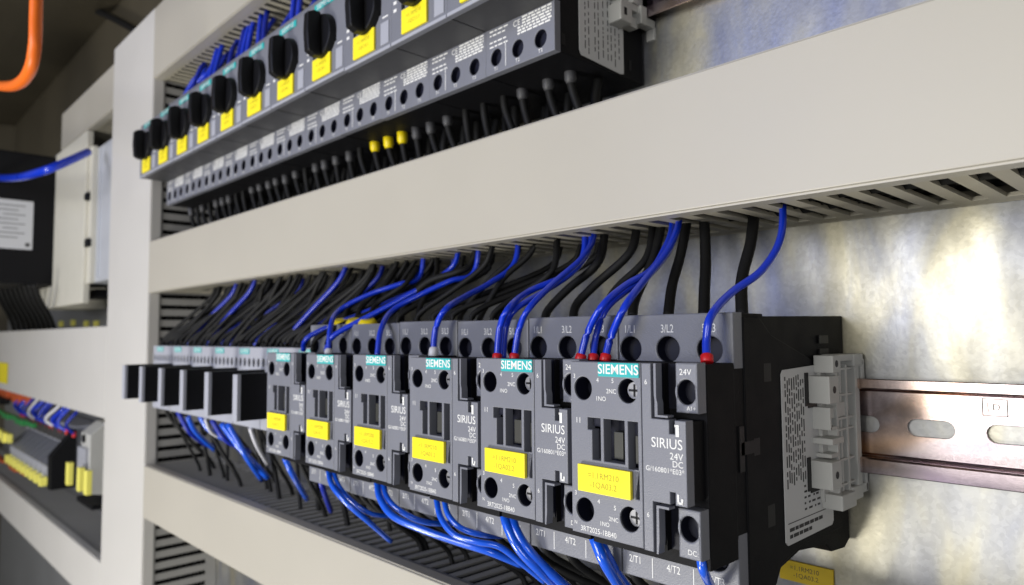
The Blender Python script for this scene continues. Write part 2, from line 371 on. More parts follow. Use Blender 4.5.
    for z0, z1 in ((-17.8, -4.2), (-59.8, -46.4)):
        q = MB(); q.liner([(40.5, (z0+z1)/2-1.2, 3.2, 3.7)] if z0 > -30 else [(40.5, -51.6, 3.2, 3.7)], -107.2, -103.2); q.box(31, 44, -103.3, -102.8, z0, z1); q.build('recess_shade', 'navy', parent=root)
    return yl

def contactor():
    root = empty('contactor', (0, 0, 0), 'x', 'contactor', 'dark grey contactors side by side on the lower rail')
    b = MB()
    b.prism([(-81.5, 11.4), (-66, 11.4), (-66, 10.6), (0, 11.6), (0, -75), (-5, -77.5), (-17, -76.5), (-22, -73), (-44, -70.5), (-58, -73), (-62, -78), (-81.5, -78)], 'x', .1, 43.9)
    b.prism([(-80.8, 10.2), (-70, 10.2), (-62, 4.5), (-22, -7.4), (-8, -7.4), (-8, -69), (-44, -68.5), (-60, -72), (-63, -77), (-80.8, -77)], 'x', 43.8, 44.7)
    b.build('base_housing', 'anth', parent=root, bevel=.5)
    g = MB(); g.plate([(-.2, -6), (44.3, -6), (44.3, 11.6), (-.2, 11.6)], [('c', x, -.2, 4.5, 4.35) for x in (4.9, 20.2, 35.9)], -86.6, 6, .5)
    g.build('upper_terminal_face', 'grey', parent=root)
    g = MB(); g.plate([(-.2, -78.2), (44.3, -78.2), (44.3, -57), (-.2, -57)], [('c', x, -65, 4.6, 4.4) for x in (4.9, 20.2, 36.2)], -86.6, 6, .5)
    g.build('lower_terminal_face', 'grey', parent=root)
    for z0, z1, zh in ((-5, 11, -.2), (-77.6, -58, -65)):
        q = MB(); q.liner([(x, zh, 4.5, 4.37) for x in (4.9, 20.2, 36)], -86.1, -81.8); q.box(.3, 43.6, -81.9, -81.3, z0, z1); q.build('recess_shade', 'navy', parent=root)  # dark liners and backing put shade into the terminal holes
    q = MB(); q.box(.6, 44.2, -87, -80, -58, -5); q.build('middle_housing', 'anth', parent=root)
    q = MB()
    for i, (a, c) in enumerate((('1/L1', '2/T1'), ('3/L2', '4/T2'), ('5/L3', '6/T3'))):
        q.text(a, (4.9, 20.2, 35.9)[i], -86.68, 6.6, 2.9, sx=.75); q.text(c, (4.9, 20.2, 36.2)[i]+.6, -86.68, -72.4, 2.6, sx=.8)
        if i: q.box((12.4, 28.2)[i-1], (12.7, 28.5)[i-1], -86.7, -86.64, -77, -70.5)
    q.build('terminal_lettering', 'white', parent=root)
    front_module(root)
    return root
LBL = [('=1.1RM210', '-1QA03.2'), ('=1.1RM210', '-1QA02.2'), ('=1.1RM210', '-1QA01.2'), ('=1.1RM200', '-1QA15.2'), ('=1.1RM200', '-1QA14.2'), ('=1.1RM200', '-1QA13.2')]
def marker_text(root, k):
    q = MB(); q.text(LBL[k][0], 14.2, -114.36, -39.4, 1.95); q.text(LBL[k][1], 14.2, -114.36, -42.3, 1.95)
    q.build('marker_lettering', 'inkbrown', parent=root)
proto = contactor()
descr = ['tall dark grey contactor at the near end, white data sheet on its black flank',
         'second dark grey contactor from the near end, two red sleeved blue wires above it',
         'third dark grey contactor from the near end, its blue wire ends in a white sleeve',
         'fourth dark grey contactor from the near end, without any red sleeve above',
         'fifth dark grey contactor from the near end, beside the yellow wire caps',
         'last tall dark grey contactor, directly right of the black front modules']
cts = []
for i in range(6):
    o = proto if i == 0 else copy_tree(proto)
    cts.append(o)
for i, o in enumerate(cts):
    o.location = (-45*i*S, 0, (0, .25, -.2, .3, -.1, .2)[i]*S); o['label'] = descr[i]; marker_text(o, i)

# near-end flank: data sheet and grey rail clip
sd = cts[0]
q = MB(); q.m('sheet').prism([(-56.6, -9), (-55.4, -7.6), (-18, -6.4), (-18, -64.4), (-19.4, -65.8), (-55.2, -66.2), (-56.6, -65)], 'x', 44.85, 45.3)
q.m('ink')
rnd = random.Random(4)
for y in (-54.4, -52.7, -51.2, -49.4, -47.6, -45.8, -44.2, -42.4, -40.6):
    z = -9.5-rnd.random()*2
    while z > -45:
        L = rnd.uniform(1, 4.5); q.box(45.30, 45.35, y-.4, y+.4, z-L, z); z -= L+rnd.uniform(.5, 1.6)
for z in (-48.5, -50.4, -52.4, -54.4, -56.4):
    y = -42
    while y < -23: L = rnd.uniform(1, 3); q.box(45.30, 45.35, y, y+L, z-.35, z+.35); y += L+rnd.uniform(.8, 2.5)
for z, y1 in ((-61.4, -30), (-63.6, -38)):
    y = -54
    while y < y1: L = rnd.uniform(1.5, 4); q.box(45.30, 45.36, y, y+L, z-.6, z+.6); y += L+.6
q.box(45.30, 45.35, -55, -20, -59.3, -59.0)
q.build('data_sheet', parent=sd)
def clip(parent):
    "grey clip with hooks and square sockets standing on the flank"
    q = MB(); X = 45.2
    def B(x0, x1, y0, y1, z0, z1, c=.3): q.box(X+x0, X+x1, y0, y1, z0, z1, c)
    B(0, 1.6, -29, -5, -56, -6)
    for y0, y1, x1 in ((-24.5, -22.8, 5.2), (-19.6, -18.2, 4.6), (-16.4, -14.8, 5.6), (-9.5, -5.5, 6.4)): B(0, x1, y0, y1, -55, -7)
    for z in (-8, -17.5, -26, -30, -41, -50): B(0, 5.4, -24, -6, z-.9, z)
    B(0, 4.2, -15, -9, -30, -26); B(0, 5.0, -22.8, -16, -25.8, -20.5, .4)
    B(0, 7.0, -31, -24, -9.5, -3.2, .4); B(0, 6.4, -24.5, -8, -5.6, -3.0, .5); B(1, 6.8, -11, -1.5, -8, -3.0, .9); B(3, 6.8, -3.5, -.5, -14, -5, .7)
    for zc in (-15.2, -45.0):
        B(0, 7.8, -36.6, -28.4, zc-4.8, zc+4.8, .25)
        B(0, 5.0, -28.6, -22, zc-1.2, zc+3.6, .4)
    B(0, 5.6, -33, -26.5, -25.6, -22.0, .25); B(0, 6.4, -33.4, -32.2, -29.4, -21.6, .15); B(0, 6.4, -27.6, -26.4, -29.4, -21.6, .15); B(0, 6.4, -33, -27, -29.6, -28.4, .15); B(0, 7.2, -34, -24, -34.6, -32.4, .3)
    B(0, 5.6, -31.5, -25.5, -39.6, -38.2, .2)
    B(0, 7.6, -28, -15, -58.5, -53.0, .6); B(1, 6.8, -15.2, -6, -57, -52, .6); B(3, 6.6, -7, 0, -55.5, -51.8, .6); B(3, 6.6, -2.5, -.5, -55.5, -47, .5)
    q.build('rail_clip', 'clip', parent=parent)
    for zc in (-15.2, -45.0):
        q = MB(); q.box(X+.1, X+.5, -39.2, -36.6, zc-5.8, zc+6.0, .1); q.box(X+.1, X+.5, -37, -30, zc-6.6, zc-4.8, .1); q.cyl((X+7.7, -32.4, zc), 'x', 1.35, .2, 10); q.build('socket_opening', 'black', parent=parent)
    q = MB(); q.cyl((X+6.9, -27.8, -6.2), 'x', 1.3, .2, 10); q.build('socket_opening', 'black', parent=parent)
    for z0, z1 in ((-28.3, -25.7),):
        q = MB(); q.box(X+1.7, X+2.6, -32, -27.8, z0, z1); q.build('socket_opening', 'black', parent=parent)
    for y0, y1, z0, z1 in ((-22.6, -19.8, -40, -31), (-18, -16.6, -16.5, -9), (-18, -16.6, -40, -31), (-22.6, -19.8, -16.5, -9)):
        q = MB(); q.box(X+1.6, X+1.75, y0, y1, z0, z1); q.build('socket_opening', 'black', parent=parent)
clip(sd)
q = MB()
for (y0, y1, z0, z1) in ((-68, -63, -11, -5), (-68, -63, -58, -51), (-84, -76, -33, -29), (-76, -72, -34, -28.6), (-85, -82, -38, -24), (-24, -16, 1, 4), (-24, -16, -3, -1)):
    q = MB(); q.box(44.2, 44.74, y0, y1, z0, z1); q.build('flank_slot', 'black', parent=sd)

# compact contactors with a narrow black front module each
def small():
    root = empty('compact_contactor', (0, 0, 0), 'x', 'contactor', 'low contactors with black front modules')
    b = MB(); b.box(.1, 44.9, -72, 0, -58, -2.0, .5); b.box(.4, 44.6, -75, -71, -58, -49.5, .4); b.build('base_housing', 'greylight', parent=root)
    g = MB(); g.plate([(0, -48), (45, -48), (45, -2), (0, -2)], [('c', 4+7.4*i, -12.6, 2.3, 3.2) for i in range(6)], -75, 3, .3)
    g.build('terminal_face', 'greylight', parent=root)
    q = MB(); q.box(.3, 44.7, -73.2, -72.6, -20, -3); q.build('recess_shade', 'navy', parent=root)  # dark backing sheet puts shade into the holes
    q = MB(); q.m('teal').box(11, 27, -75.4, -74.9, -6.8, -3.0); q.m('white').text('SIEMENS', 19, -75.45, -4.9, 2.9); q.build('brand_plate', parent=root)
    return root
def front_block(root):
    q = MB(); q.box(.3, 6.9, -112.9, -110.4, -45.2, -17.3, .5)
    q.build('front_strip', 'greylight', parent=root)
    q = MB(); q.box(.2, 7.0, -110.4, -75.2, -45.2, -17.0, .3)
    q.build('front_module', 'black', parent=root)
sp = small(); first = True
sl = ['low contactor right beside the first yellow marked one, black front module',
      'second low contactor with black module counted from the yellow marked one',
      'third low contactor with black module counted from the yellow marked one',
      'third low contactor with black module counted from the upright duct',
      'second low contactor with black module counted from the upright duct',
      'last low contactor with a black module, next to the upright duct']
bare = copy_tree(sp); bare.location.x = (-272-45*6)*S; bare['label'] = 'low contactor without front module, half hidden at the upright duct'; 
for c in list(children(bare)): c.parent = bare
front_block(sp)
for i in range(6):
    o = sp if i == 0 else copy_tree(sp)
    if i: sp_list.append(o)
    else: sp_list = [sp]
for i, o in enumerate(sp_list): o.location.x = (-272-45*i)*S; o['label'] = sl[i]

# ------------------------------------------------------------------ motor circuit breakers
def breaker():
    root = empty('circuit_breaker', (0, 0, 0), 'x', 'circuit breaker', 'circuit breakers with black rotary handles on the upper rail')
    b = MB(); b.box(.1, 44.9, -62.4, -1, 129.3, 226, .5); b.build('base_housing', 'anth', parent=root)
    b = MB(); b.box(.15, 44.85, -87.5, -63, 151.4, 199.5, .6); b.build('nose_housing', 'under', parent=root)
    g = MB(); g.plate([(0, 129.2), (45, 129.2), (45, 152.2), (0, 152.2)], [('c', x, 136.9, 3.7, 4.1) for x in (7.2, 21.8, 36.4)], -66.2, 4, .35)
    g.build('lower_terminal_face', 'grey', parent=root)
    g = MB(); g.plate([(0, 199.5), (45, 199.5), (45, 226), (0, 226)], [], -66.2, 4, .35); g.build('upper_terminal_face', 'grey', parent=root)
    q = MB(); q.liner([(x, 136.9, 3.7, 4.1) for x in (7.2, 21.8, 36.4)], -65.8, -62.4); q.box(.5, 44.5, -62.9, -62.2, 130, 145); q.build('recess_shade', 'navy', parent=root)  # hole shade put in as dark liners and backing
    g = MB(); g.plate([(0, 151.2), (45, 151.2), (45, 200), (0, 200)], [('r', 8.5, 11.5, 167.5, 170.5), ('r', 33.5, 35.5, 171, 177)], -90, 3, .3)
    g.build('nose_face', 'grey', parent=root)
    q = MB(); q.box(.4, 44.6, -90.35, -89.9, 151.3, 152.9); q.box(35.8, 43.0, -90.4, -89.9, 154.4, 166); q.build('light_label', 'greylight', parent=root)
    q = MB(); q.box(10.4, 30.8, -91.3, -90, 154.0, 166.0, .25); q.build('marker_plate', 'yellow', parent=root)
    q = MB(); q.m('teal').box(11, 33, -90.5, -89.9, 195.3, 199.2); q.m('white').text('SIEMENS', 22, -90.56, 197.2, 3.2); q.build('brand_plate', parent=root)
    k = MB(); k.cyl((23, -94, 177), 'y', 12, 4.3, 36, 13); kb = k.build('rotary_handle', 'black', parent=root, bevel=.6, loc=(23, -94.5, 177))
    k = MB(); k.prism([(-93.9, 190), (-98, 190), (-102, 188), (-102.6, 177), (-102, 165.5), (-98, 163.6), (-93.9, 163.6)], 'x', 20.2, 25.8)
    k.build('grip', 'black', parent=kb, bevel=.9).location = -kb.location
    q = MB(); T = lambda t, x, z, s, a='CENTER': q.text(t, x, -66.28, z, s, a)
    T('CE', 21.5, 148.6, 3.0); rn = random.Random(2)
    for z in (150.4, 149.0, 147.6, 146.2, 144.8, 143.4):
        x = 25 if z > 147 else 22
        while x < 43: L = rn.uniform(1.2, 3.6); q.box(x, min(43.4, x+L), -66.3, -66.22, z-.42, z+.42); x += L+.6
    for z in (150, 148, 144.6, 142.4):
        x = 3
        while x < 13: L = rn.uniform(1, 3); q.box(x, x+L, -66.3, -66.22, z-.35, z+.35); x += L+.8
    for x, t in ((7.2, 'T1'), (21.8, 'T2'), (36.4, 'T3')): T(t, x, 131.2, 1.9)
    q.box(13.7, 14.1, -66.3, -66.22, 131, 143)
    for z in range(168, 192, 4):
        q.box(2.0, 4.6, -90.1, -90.02, z, z+1.6)
    q.box(37, 42, -90.1, -90.02, 168.4, 169.2)
    q.build('front_lettering', 'white', parent=root)
    return root
bp = breaker(); bks = [bp]+[copy_tree(bp) for i in range(10)]
bl = ['circuit breaker at the near end of the upper row with data sheet on its flank',
      'second circuit breaker from the near end, only its lower handle edge in view',
      'third circuit breaker from the near end of the upper row',
      'fourth circuit breaker from the near end, above the three yellow wire caps',
      'fifth circuit breaker from the near end, left of the one above the yellow caps',
      'middle circuit breaker of the upper row, sixth from the near end',
      'fifth circuit breaker counted from the upright duct', 'fourth circuit breaker counted from the upright duct',
      'third circuit breaker counted from the upright duct', 'second circuit breaker counted from the upright duct',
      'last circuit breaker of the upper row, in front of the upright duct']
rk = random.Random(8)
for i, o in enumerate(bks):
    o.location = ((-93-45*i)*S, 0, rk.uniform(-.3, .3)*S); o['label'] = bl[i]
    for c in children(o):
        if c.name.startswith('rotary_handle'): c.rotation_euler.y = math.radians(rk.uniform(-4, 4))
    q = MB(); q.text('=1.1RM210', 20.6, -91.36, 161.8, 1.9); q.text('-1QC%02d.1' % (12-i), 20.6, -91.36, 158.4, 1.9); q.build('marker_lettering', 'inkbrown', parent=o)
bs = bks[0]
q = MB(); q.m('sheet').prism([(-50, 175), (-50, 134), (-48.5, 131.5), (-20, 130), (-17.5, 130.6), (-17.5, 175)][::-1], 'x', 45.0, 45.4)
q.m('ink')
for y in (-46, -43.5, -39, -36.5, -33, -29.5, -27, -24, -21):
    z = 173
    while z > 136:
        L = rnd.uniform(1, 4); q.box(45.4, 45.44, y-.3, y+.3, z-L, z); z -= L+rnd.uniform(.5, 2)
q.build('data_sheet', parent=bs)
q = MB()
def B(x0, x1, y0, y1, z0, z1, c=.35): q.box(45+x0, 45+x1, y0, y1, z0, z1, c)
B(0, 6, -26, -6, 160.5, 164, .6); B(0, 8, -29, -20, 152, 161, .8); B(0, 5, -22, -12, 153, 158); B(0, 8, -13, -8, 155, 164, .6); B(2, 7, -8, 3, 156, 160, .6); B(2, 7, -1, 3, 150.5, 160, .8)
B(0, 4, -30, -6, 164, 200); B(4, 7, -18, -14, 164, 200)
q.build('rail_clip', 'clip', parent=bs)
q = MB(); q.box(52.9, 53.15, -26.5, -24.5, 155, 158.5); q.box(45.0, 45.2, -62, -59.5, 133, 138); q.box(45.0, 45.2, -13, -11, 134, 139); q.build('flank_slot', 'black', parent=bs)

# ------------------------------------------------------------------ wires above the contactors
KG, BG = 'black wires rising from the tall contactors', 'blue control wires rising from the tall contactors'
def ex(px, y0, y1, r, m, label, group, sleeve=None):
    "a wire through picture positions, depth running from y0 at its lower end to y1; carries on into the duct"
    P = []; k = 0
    blue = y0 < -90
    ys = lin(y0, y1, len(px))
    if blue:                                    # stays in front of the terminal face until it has cleared the top of the base
        n0 = max([i for i, (u, v) in enumerate(px) if at(u, v, -92).z < 17]+[0]); rest = len(px)-1-n0
        ys = [y0+ (4*i/max(1, n0)) for i in range(n0+1)]+[y0+4+(y1-y0-4)*(i+1)/rest for i in range(rest)]
    P = pw(px, ys); top = P[-1]
    d = (P[-1]-P[-2]).normalized()
    P[-1].y = max(-54, P[-1].y); P.append(Vector((top.x+d.x*8, min(-14, max(-52, top.y+2)), 62)))
    return wire(P, r, m, label=label, group=group, sleeve=sleeve)
ex([(742, 318), (742, 279), (751, 241), (754, 208)], -62, -30, 2.15, 'wire', 'black wire crossed by the curved blue wire at the near end', KG)
ex([(704, 318), (704.5, 290), (705.6, 262), (704, 217)], -66, -38, 2.1, 'wire', 'straight upright black wire, second from the near end', KG)
ex([(668, 318), (672, 286), (681, 253), (687, 218)], -66, -40, 2.0, 'wire', 'black wire leaning right behind the doubled blue wires', KG)
ex([(632, 318), (636, 297), (652, 262), (661, 226)], -68, -40, 2.0, 'wire', 'black wire half hidden by the two blue wires of the second contactor', KG)
ex([(598, 318), (616, 289), (645, 260), (652, 231)], -68, -42, 1.6, 'wire', 'bent black wire left of the doubled blue wires', KG)
ex([(573, 320), (577, 304), (596, 284), (628, 255), (636, 233)], -68, -42, 1.9, 'wire', 'black wire in a long bend, second left of the doubled blue ones', KG)
ex([(544, 322), (549, 309), (568, 289), (597, 264), (604, 239)], -68, -42, 1.9, 'wire', 'black wire bending just right of the third contactor blue wires', KG)
ex([(497, 324), (502, 312), (524, 293), (552, 271), (557, 243)], -70, -44, 1.6, 'wire', 'black wire with a sharp bend above the third contactor', KG)
ex([(478, 326), (483, 312), (504, 278), (531, 252)], -70, -44, 1.5, 'wire', 'straight slanting black wire, first left of the sharp bend', KG)
ex([(459, 326), (464, 310), (490, 280), (517, 254)], -70, -44, 1.5, 'wire', 'straight slanting black wire, second left of the sharp bend', KG)
ex([(416, 328), (421, 305), (434, 280), (437, 266)], -70, -44, 1.5, 'wire', 'black wire beside the thick dark bend over the fourth contactor', KG)
ex([(400, 328), (405, 306), (428, 282), (458, 272), (472, 262)], -70, -44, 1.9, 'wire', 'thick black wire in a flat bend over the fourth contactor', KG)
rs = ('red', 2.3, 1.95)
ex([(707, 361), (706.5, 340), (711, 316), (731, 293), (761, 271), (779, 243), (783, 213)], -97, -45, 1.3, 'blue', 'curved blue wire with red sleeve at the near end', BG, rs)
ex([(605, 360), (611, 337), (626, 305), (647, 277), (668, 250), (679, 221)], -97, -48, 1.35, 'blue', 'blue wire with red sleeve, right one of the pair at the near pair of contactors', BG, rs)
ex([(593, 360), (596, 336), (606, 309), (626, 291), (652, 272), (670, 248), (676, 224)], -94, -42, 1.25, 'blue', 'thin blue wire with red sleeve between the two thicker blue ones', BG, rs)
ex([(580, 360), (588, 332), (603, 305), (626, 285), (650, 271), (663, 252), (672, 228)], -98, -46, 1.3, 'blue', 'blue wire with red sleeve, left one of the group on the second contactor', BG, rs)
ex([(514, 359), (519, 330), (530, 307), (556, 281), (582, 258), (594, 236)], -97, -46, 1.3, 'blue', 'blue wire with red sleeve, right one above the third contactor', BG, rs)
ex([(503, 360), (506, 328), (516, 309), (545, 291), (575, 270), (590, 246)], -94, -43, 1.25, 'blue', 'thin blue wire in the middle above the third contactor', BG)
ex([(497, 359), (500, 328), (509, 308), (530, 291), (568, 274), (584, 252)], -98, -45, 1.4, 'blue', 'blue wire with red sleeve, left one above the third contactor', BG, rs)
ex([(433, 356), (436, 328), (446, 309), (466, 296), (490, 283), (515, 262)], -97, -46, 1.4, 'blue', 'blue wire with white sleeve, above the fourth contactor', BG, ('wsleeve', 4, 2.1))
ex([(377, 357), (381, 330), (392, 311), (418, 296), (450, 281), (474, 272)], -97, -46, 1.4, 'blue', 'long blue wire bending right over the fourth contactor', BG)
ex([(328, 356), (331, 325), (340, 310), (368, 295), (400, 284), (420, 276)], -97, -46, 1.4, 'blue', 'blue wire bending over the yellow wire caps', BG, ('wsleeve', 4, 2.1))
# yellow capped wires standing on the last tall contactors
for i, (u, t) in enumerate(((342, 'left'), (355, 'middle'), (368, 'right'))):
    P = [at(u, 334, -79), at(u+.3, 325, -79), at(u+8, 305, -66), at(u+24+6*i, 285, -56), at(u+34+8*i, 268, -46)]
    wire(P, 1.6, 'wire', label='black wire with yellow cap, %s one of three above the tall contactors' % t, group='yellow capped black wires above the contactors', sleeve=('ysleeve', 8.5, 5.2))
# dense fan of wires on the left
LF = {'wire': ('black wire in the dense slanting fan above the far contactors', 'black wires of the dense fan above the far contactors'),
      'blue': ('blue wire in the dense slanting fan above the far contactors', 'blue wires of the dense fan above the far contactors'),
      'bluedeep': ('dark blue wire deep in the fan above the black modules', 'dark blue wires deep in the far fan')}
rw = random.Random(9)
def fan(x, y, z, dx, r, m):
    yy = -rw.uniform(22, 52); k = rw.uniform(-5, 5)
    P = [(x, y, z), (x+dx*.08, y+3, z+9), (x+dx*.45+k, (y+yy)/2, z+(49-z)*.48), (x+dx*.85, yy-2, 40), (x+dx, yy, 52), (x+dx+4, yy+4, 66)]
    wire(P, r, m, label=LF[m][0], group=LF[m][1], n=5)
for i in (2, 3, 4, 5):
    for x in ((4.9, 20.2, 35.9) if i > 2 else (4.9,)):
        fan(-45*i+x, -72, 8, rw.uniform(28, 48), 1.5, 'wire')
for i in range(0, 7):
    X0 = -272-45*i
    for x in (4, 11.5, 19, 27, 34, 41):
        for yy in (-70, -60, -48):
            if rw.random() < .85: fan(X0+x+rw.uniform(-2, 2), yy, -3, rw.uniform(42, 72), rw.uniform(1.2, 1.6), 'wire')
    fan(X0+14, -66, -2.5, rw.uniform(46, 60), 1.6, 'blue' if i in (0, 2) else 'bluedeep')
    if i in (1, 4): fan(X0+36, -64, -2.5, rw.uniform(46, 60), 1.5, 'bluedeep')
for x in (-216, -205, -190):
    fan(x, -96, -3, 52, 1.5, 'blue' if x != -205 else 'wire')

# ------------------------------------------------------------------ wires below the contactors
BL = 'blue wires hanging below the contactors'
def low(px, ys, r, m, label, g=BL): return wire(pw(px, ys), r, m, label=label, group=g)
low([(592, 532), (597, 545), (606, 565), (622, 590), (640, 612)], [-92, -94, -93, -84, -70], 2.0, 'bluelit', 'blue wire looping below the near contactor, right strand')
low([(598, 534), (606, 552), (617, 572), (634, 594)], [-90, -90, -86, -76], 1.6, 'bluelit', 'blue wire looping below the near contactor, left strand hidden in part')
low([(503, 509), (508, 528), (520, 550), (541, 572), (562, 592)], [-92, -95, -94, -88, -76], 1.9, 'bluelit', 'blue wire below the second contactor, left strand of the bundle')
low([(511, 512), (517, 532), (531, 553), (553, 575), (575, 594)], [-91, -93, -91, -84, -74], 1.9, 'bluelit', 'blue wire below the second contactor, right strand of the bundle')
low([(436, 497), (441, 518), (455, 535), (478, 542), (500, 547), (524, 565), (545, 582)], [-92, -96, -96, -92, -86, -78, -70], 1.35, 'bluelit', 'blue wire below the third contactor sweeping right, left strand')
low([(444, 499), (449, 516), (463, 529), (485, 535), (505, 536)], [-91, -94, -92, -84, -70], 1.3, 'bluelit', 'blue wire below the third contactor sweeping right, right strand')
low([(377, 481), (380, 498), (393, 516), (421, 529), (455, 541), (490, 552), (522, 565)], [-92, -96, -97, -93, -86, -78, -66], 1.7, 'bluelit', 'long blue wire below the fourth contactor sweeping far right')
low([(383, 483), (388, 499), (402, 512), (425, 522), (452, 524)], [-91, -94, -92, -84, -70], 1.4, 'bluelit', 'blue wire below the fourth contactor, short strand')
low([(328, 468), (332, 485), (347, 503), (369, 522), (391, 541)], [-92, -96, -94, -84, -68], 1.5, 'bluelit', 'blue wire below the fifth contactor dropping straight into the duct')
low([(333, 470), (339, 486), (352, 501), (372, 514), (395, 516)], [-91, -93, -90, -82, -68], 1.3, 'bluelit', 'blue wire below the fifth contactor turning right')
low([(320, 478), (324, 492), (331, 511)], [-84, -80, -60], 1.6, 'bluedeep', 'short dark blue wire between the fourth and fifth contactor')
low([(285, 458), (293, 475), (307, 499)], [-90, -86, -60], 1.9, 'bluelit', 'blue wire below the small yellow marked contactor')
low([(701, 558), (704, 572), (713, 590)], [-103, -102, -90], 1.5, 'bluelit', 'glossy blue wire under the coil terminal at the near end')
for k, (px, m_, r) in enumerate([([(188, 417), (196, 432), (215, 450)], 'bluelit', 2.2), ([(200, 417), (212, 432), (240, 446)], 'bluelit', 2.0), ([(222, 424), (240, 448), (268, 478)], 'bluelit', 2.3),
        ([(228, 424), (246, 456), (262, 480)], 'bluelit', 2.2), ([(205, 419), (213, 434), (238, 443)], 'wsleeve', 1.2), ([(250, 428), (257, 446), (268, 465)], 'wsleeve', 1.4), ([(178, 412), (190, 432), (208, 446)], 'bluedeep', 2.0), ([(212, 420), (226, 440), (250, 452)], 'bluedeep', 2.0)]):
    low(px, [-74, -66, -45], r, m_, '%s wire hanging below the black modules' % {'bluelit': 'blue', 'blue': 'bluelit', 'wsleeve': 'white', 'bluedeep': 'dark blue'}[m_], '%s wires hanging below the black modules' % {'bluelit': 'blue', 'blue': 'bluelit', 'wsleeve': 'white', 'bluedeep': 'dark blue'}[m_])
GL = 'black wires dropping from the contactors into the lower duct'
def drop(x, y, z):
    dx = rw.uniform(2, 26); yy = rw.uniform(-46, -16)
    wire([(x, y, z), (x+dx*.1, y+1, z-10), (x+dx*.6, (y+yy)/2, (z-116)/2-4), (x+dx, yy, -112), (x+dx+3, yy, -128)], rw.uniform(1.3, 1.8), 'wire', label='black wire dropping from the contactor bases into the lower duct', group=GL, n=5)
for i in range(6):
    for x in (4.9, 20.2, 28, 36.2): drop(-45*i+x, -70, -76)
for i in range(0, 7):
    for x in (6, 22, 38): drop(-272-45*i+x, rw.choice((-64, -52, -40)), -56)

# ------------------------------------------------------------------ wires under and over the breakers
ru = random.Random(5)
for k in range(33):
    i, j = divmod(k, 3); X = -62-15.3*k+ru.uniform(-1.5, 1.5); yel = i == 3; sl_ = i in (0, 2); lean = ru.uniform(1, 10)
    key = 'ysleeve' if yel else 'gsleeve' if sl_ or i > 3 and ru.random() < .45 else None
    zt_ = 130.5+ru.uniform(0, 2)
    wire([(X, -41, zt_), (X+.3+lean*.05, -40.5, 122), (X+lean*.5, -38, 109), (X+lean, -33, 94), (X+lean+1, -30, 84)], 2.0, 'wire',
         label=('black wire with yellow cap under the fourth breaker' if yel else 'black wire with grey sleeve under the breaker at the near end' if i == 0 else 'black wire with grey sleeve under the third breaker from the near end' if sl_ else 'black wire with grey sleeve under the far breakers' if key else 'bare ended black wire under the breakers'),
         group=('yellow capped wires under the breakers' if yel else 'first three wires under the near breaker' if i == 0 else 'grey sleeved wires under the third breaker' if sl_ else 'grey sleeved wires under the far breakers' if key else 'plain black wires under the breakers'), sleeve=(key, 8.5, 3.2 if yel else 2.9) if key else None, n=5)
for k in range(44):
    X = -58-11.5*k; yy = ru.uniform(-26, -12); yl_ = ru.uniform(-20, -5)
    wire([(X, yy, 131), (X+ru.uniform(-3, 4), yy-2, 116), (X+ru.uniform(-4, 8), yy, 104), (X+6, yy, 90)], 2.3, 'wire', label='black wire in the dark back row under the breakers', group='back row of black wires under the breakers', n=4)
TG = 'blue wires between the breakers and the top duct'
for k, (u0, v0, u1, v1) in enumerate([(207, 84, 224, 36), (212, 80, 228, 34), (236, 66, 250, 18), (240, 64, 254, 16), (259, 48, 264, 6), (264, 45, 270, 2), (293, 30, 297, -12), (299, 26, 304, -16), (190, 92, 206, 62), (183, 98, 213, 70), (178, 102, 203, 72), (335, 0, 342, -40), (196, 92, 218, 62), (246, 58, 258, 12), (228, 70, 236, 44)]):
    a = at(u0, v0+10, -62); c = at(u1, v1, -46)
    P = [a, a.lerp(c, .3)+Vector((-3, 0, 4)), a.lerp(c, .7)+Vector((-2, 0, 5)), c, c+Vector((5, 4, 14))]
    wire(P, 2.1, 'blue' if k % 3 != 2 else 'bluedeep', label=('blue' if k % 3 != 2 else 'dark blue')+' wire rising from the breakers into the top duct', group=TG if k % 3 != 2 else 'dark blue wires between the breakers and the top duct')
for k in range(9):
    X = -120-45*k
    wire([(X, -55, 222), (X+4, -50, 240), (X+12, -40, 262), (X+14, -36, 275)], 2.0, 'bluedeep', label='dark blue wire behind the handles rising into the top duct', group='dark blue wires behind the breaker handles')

# ------------------------------------------------------------------ yellow label on the plate
root = empty('marker_label', (28, 0, -92), 'worn yellow marker label on the plate under the near contactor', 'label')
q = MB(); q.box(15.5, 37.4, -1.2, 0, -96.5, -88.4, .2); o = q.build('label_plate', 'yellowdirty', parent=root); o.location = -root.location
q = MB(); q.m('ink').text('=1.1RM210', 26, -1.26, -91.0, 1.9); q.text('-1QA03.2', 26.5, -1.26, -93.8, 1.9); o = q.build('label_lettering', parent=root); o.location = -root.location

# ------------------------------------------------------------------ far bay
ps = empty('power_supply', (-1100, 0, 80), 'black power supply with pale rating label at the left edge', 'power supply')
def pbox(u0, v0, u1, v1, yf, d, key, name, parent, c=1.):
    "box whose front face spans those picture positions on plane yf and runs d mm back"
    a = at(u0, v0, yf); e = at(u1, v1, yf); q = MB(); q.box(min(a.x, e.x), max(a.x, e.x), yf, yf+d, min(a.z, e.z), max(a.z, e.z), c)
    o = q.build(name, key, parent=parent)
    if parent: o.location = -parent.location
    return o, a, e
px_ = at(53, 200, -72).x
zt, zb = at(53, 158, -72).z, at(53, 284, -72).z
q = MB(); q.box(px_-130, px_, -230, -2, zb, zt, 2); o = q.build('housing', 'psu', parent=ps); o.location = -ps.location
def atx(u, v, x):
    d = F + RR*((u-512)/CF) - UU*((v-292.5)/CF); return CP + d*((x-CP.x)/d.x)
a = atx(-14, 197, px_); e = atx(32, 250, px_)
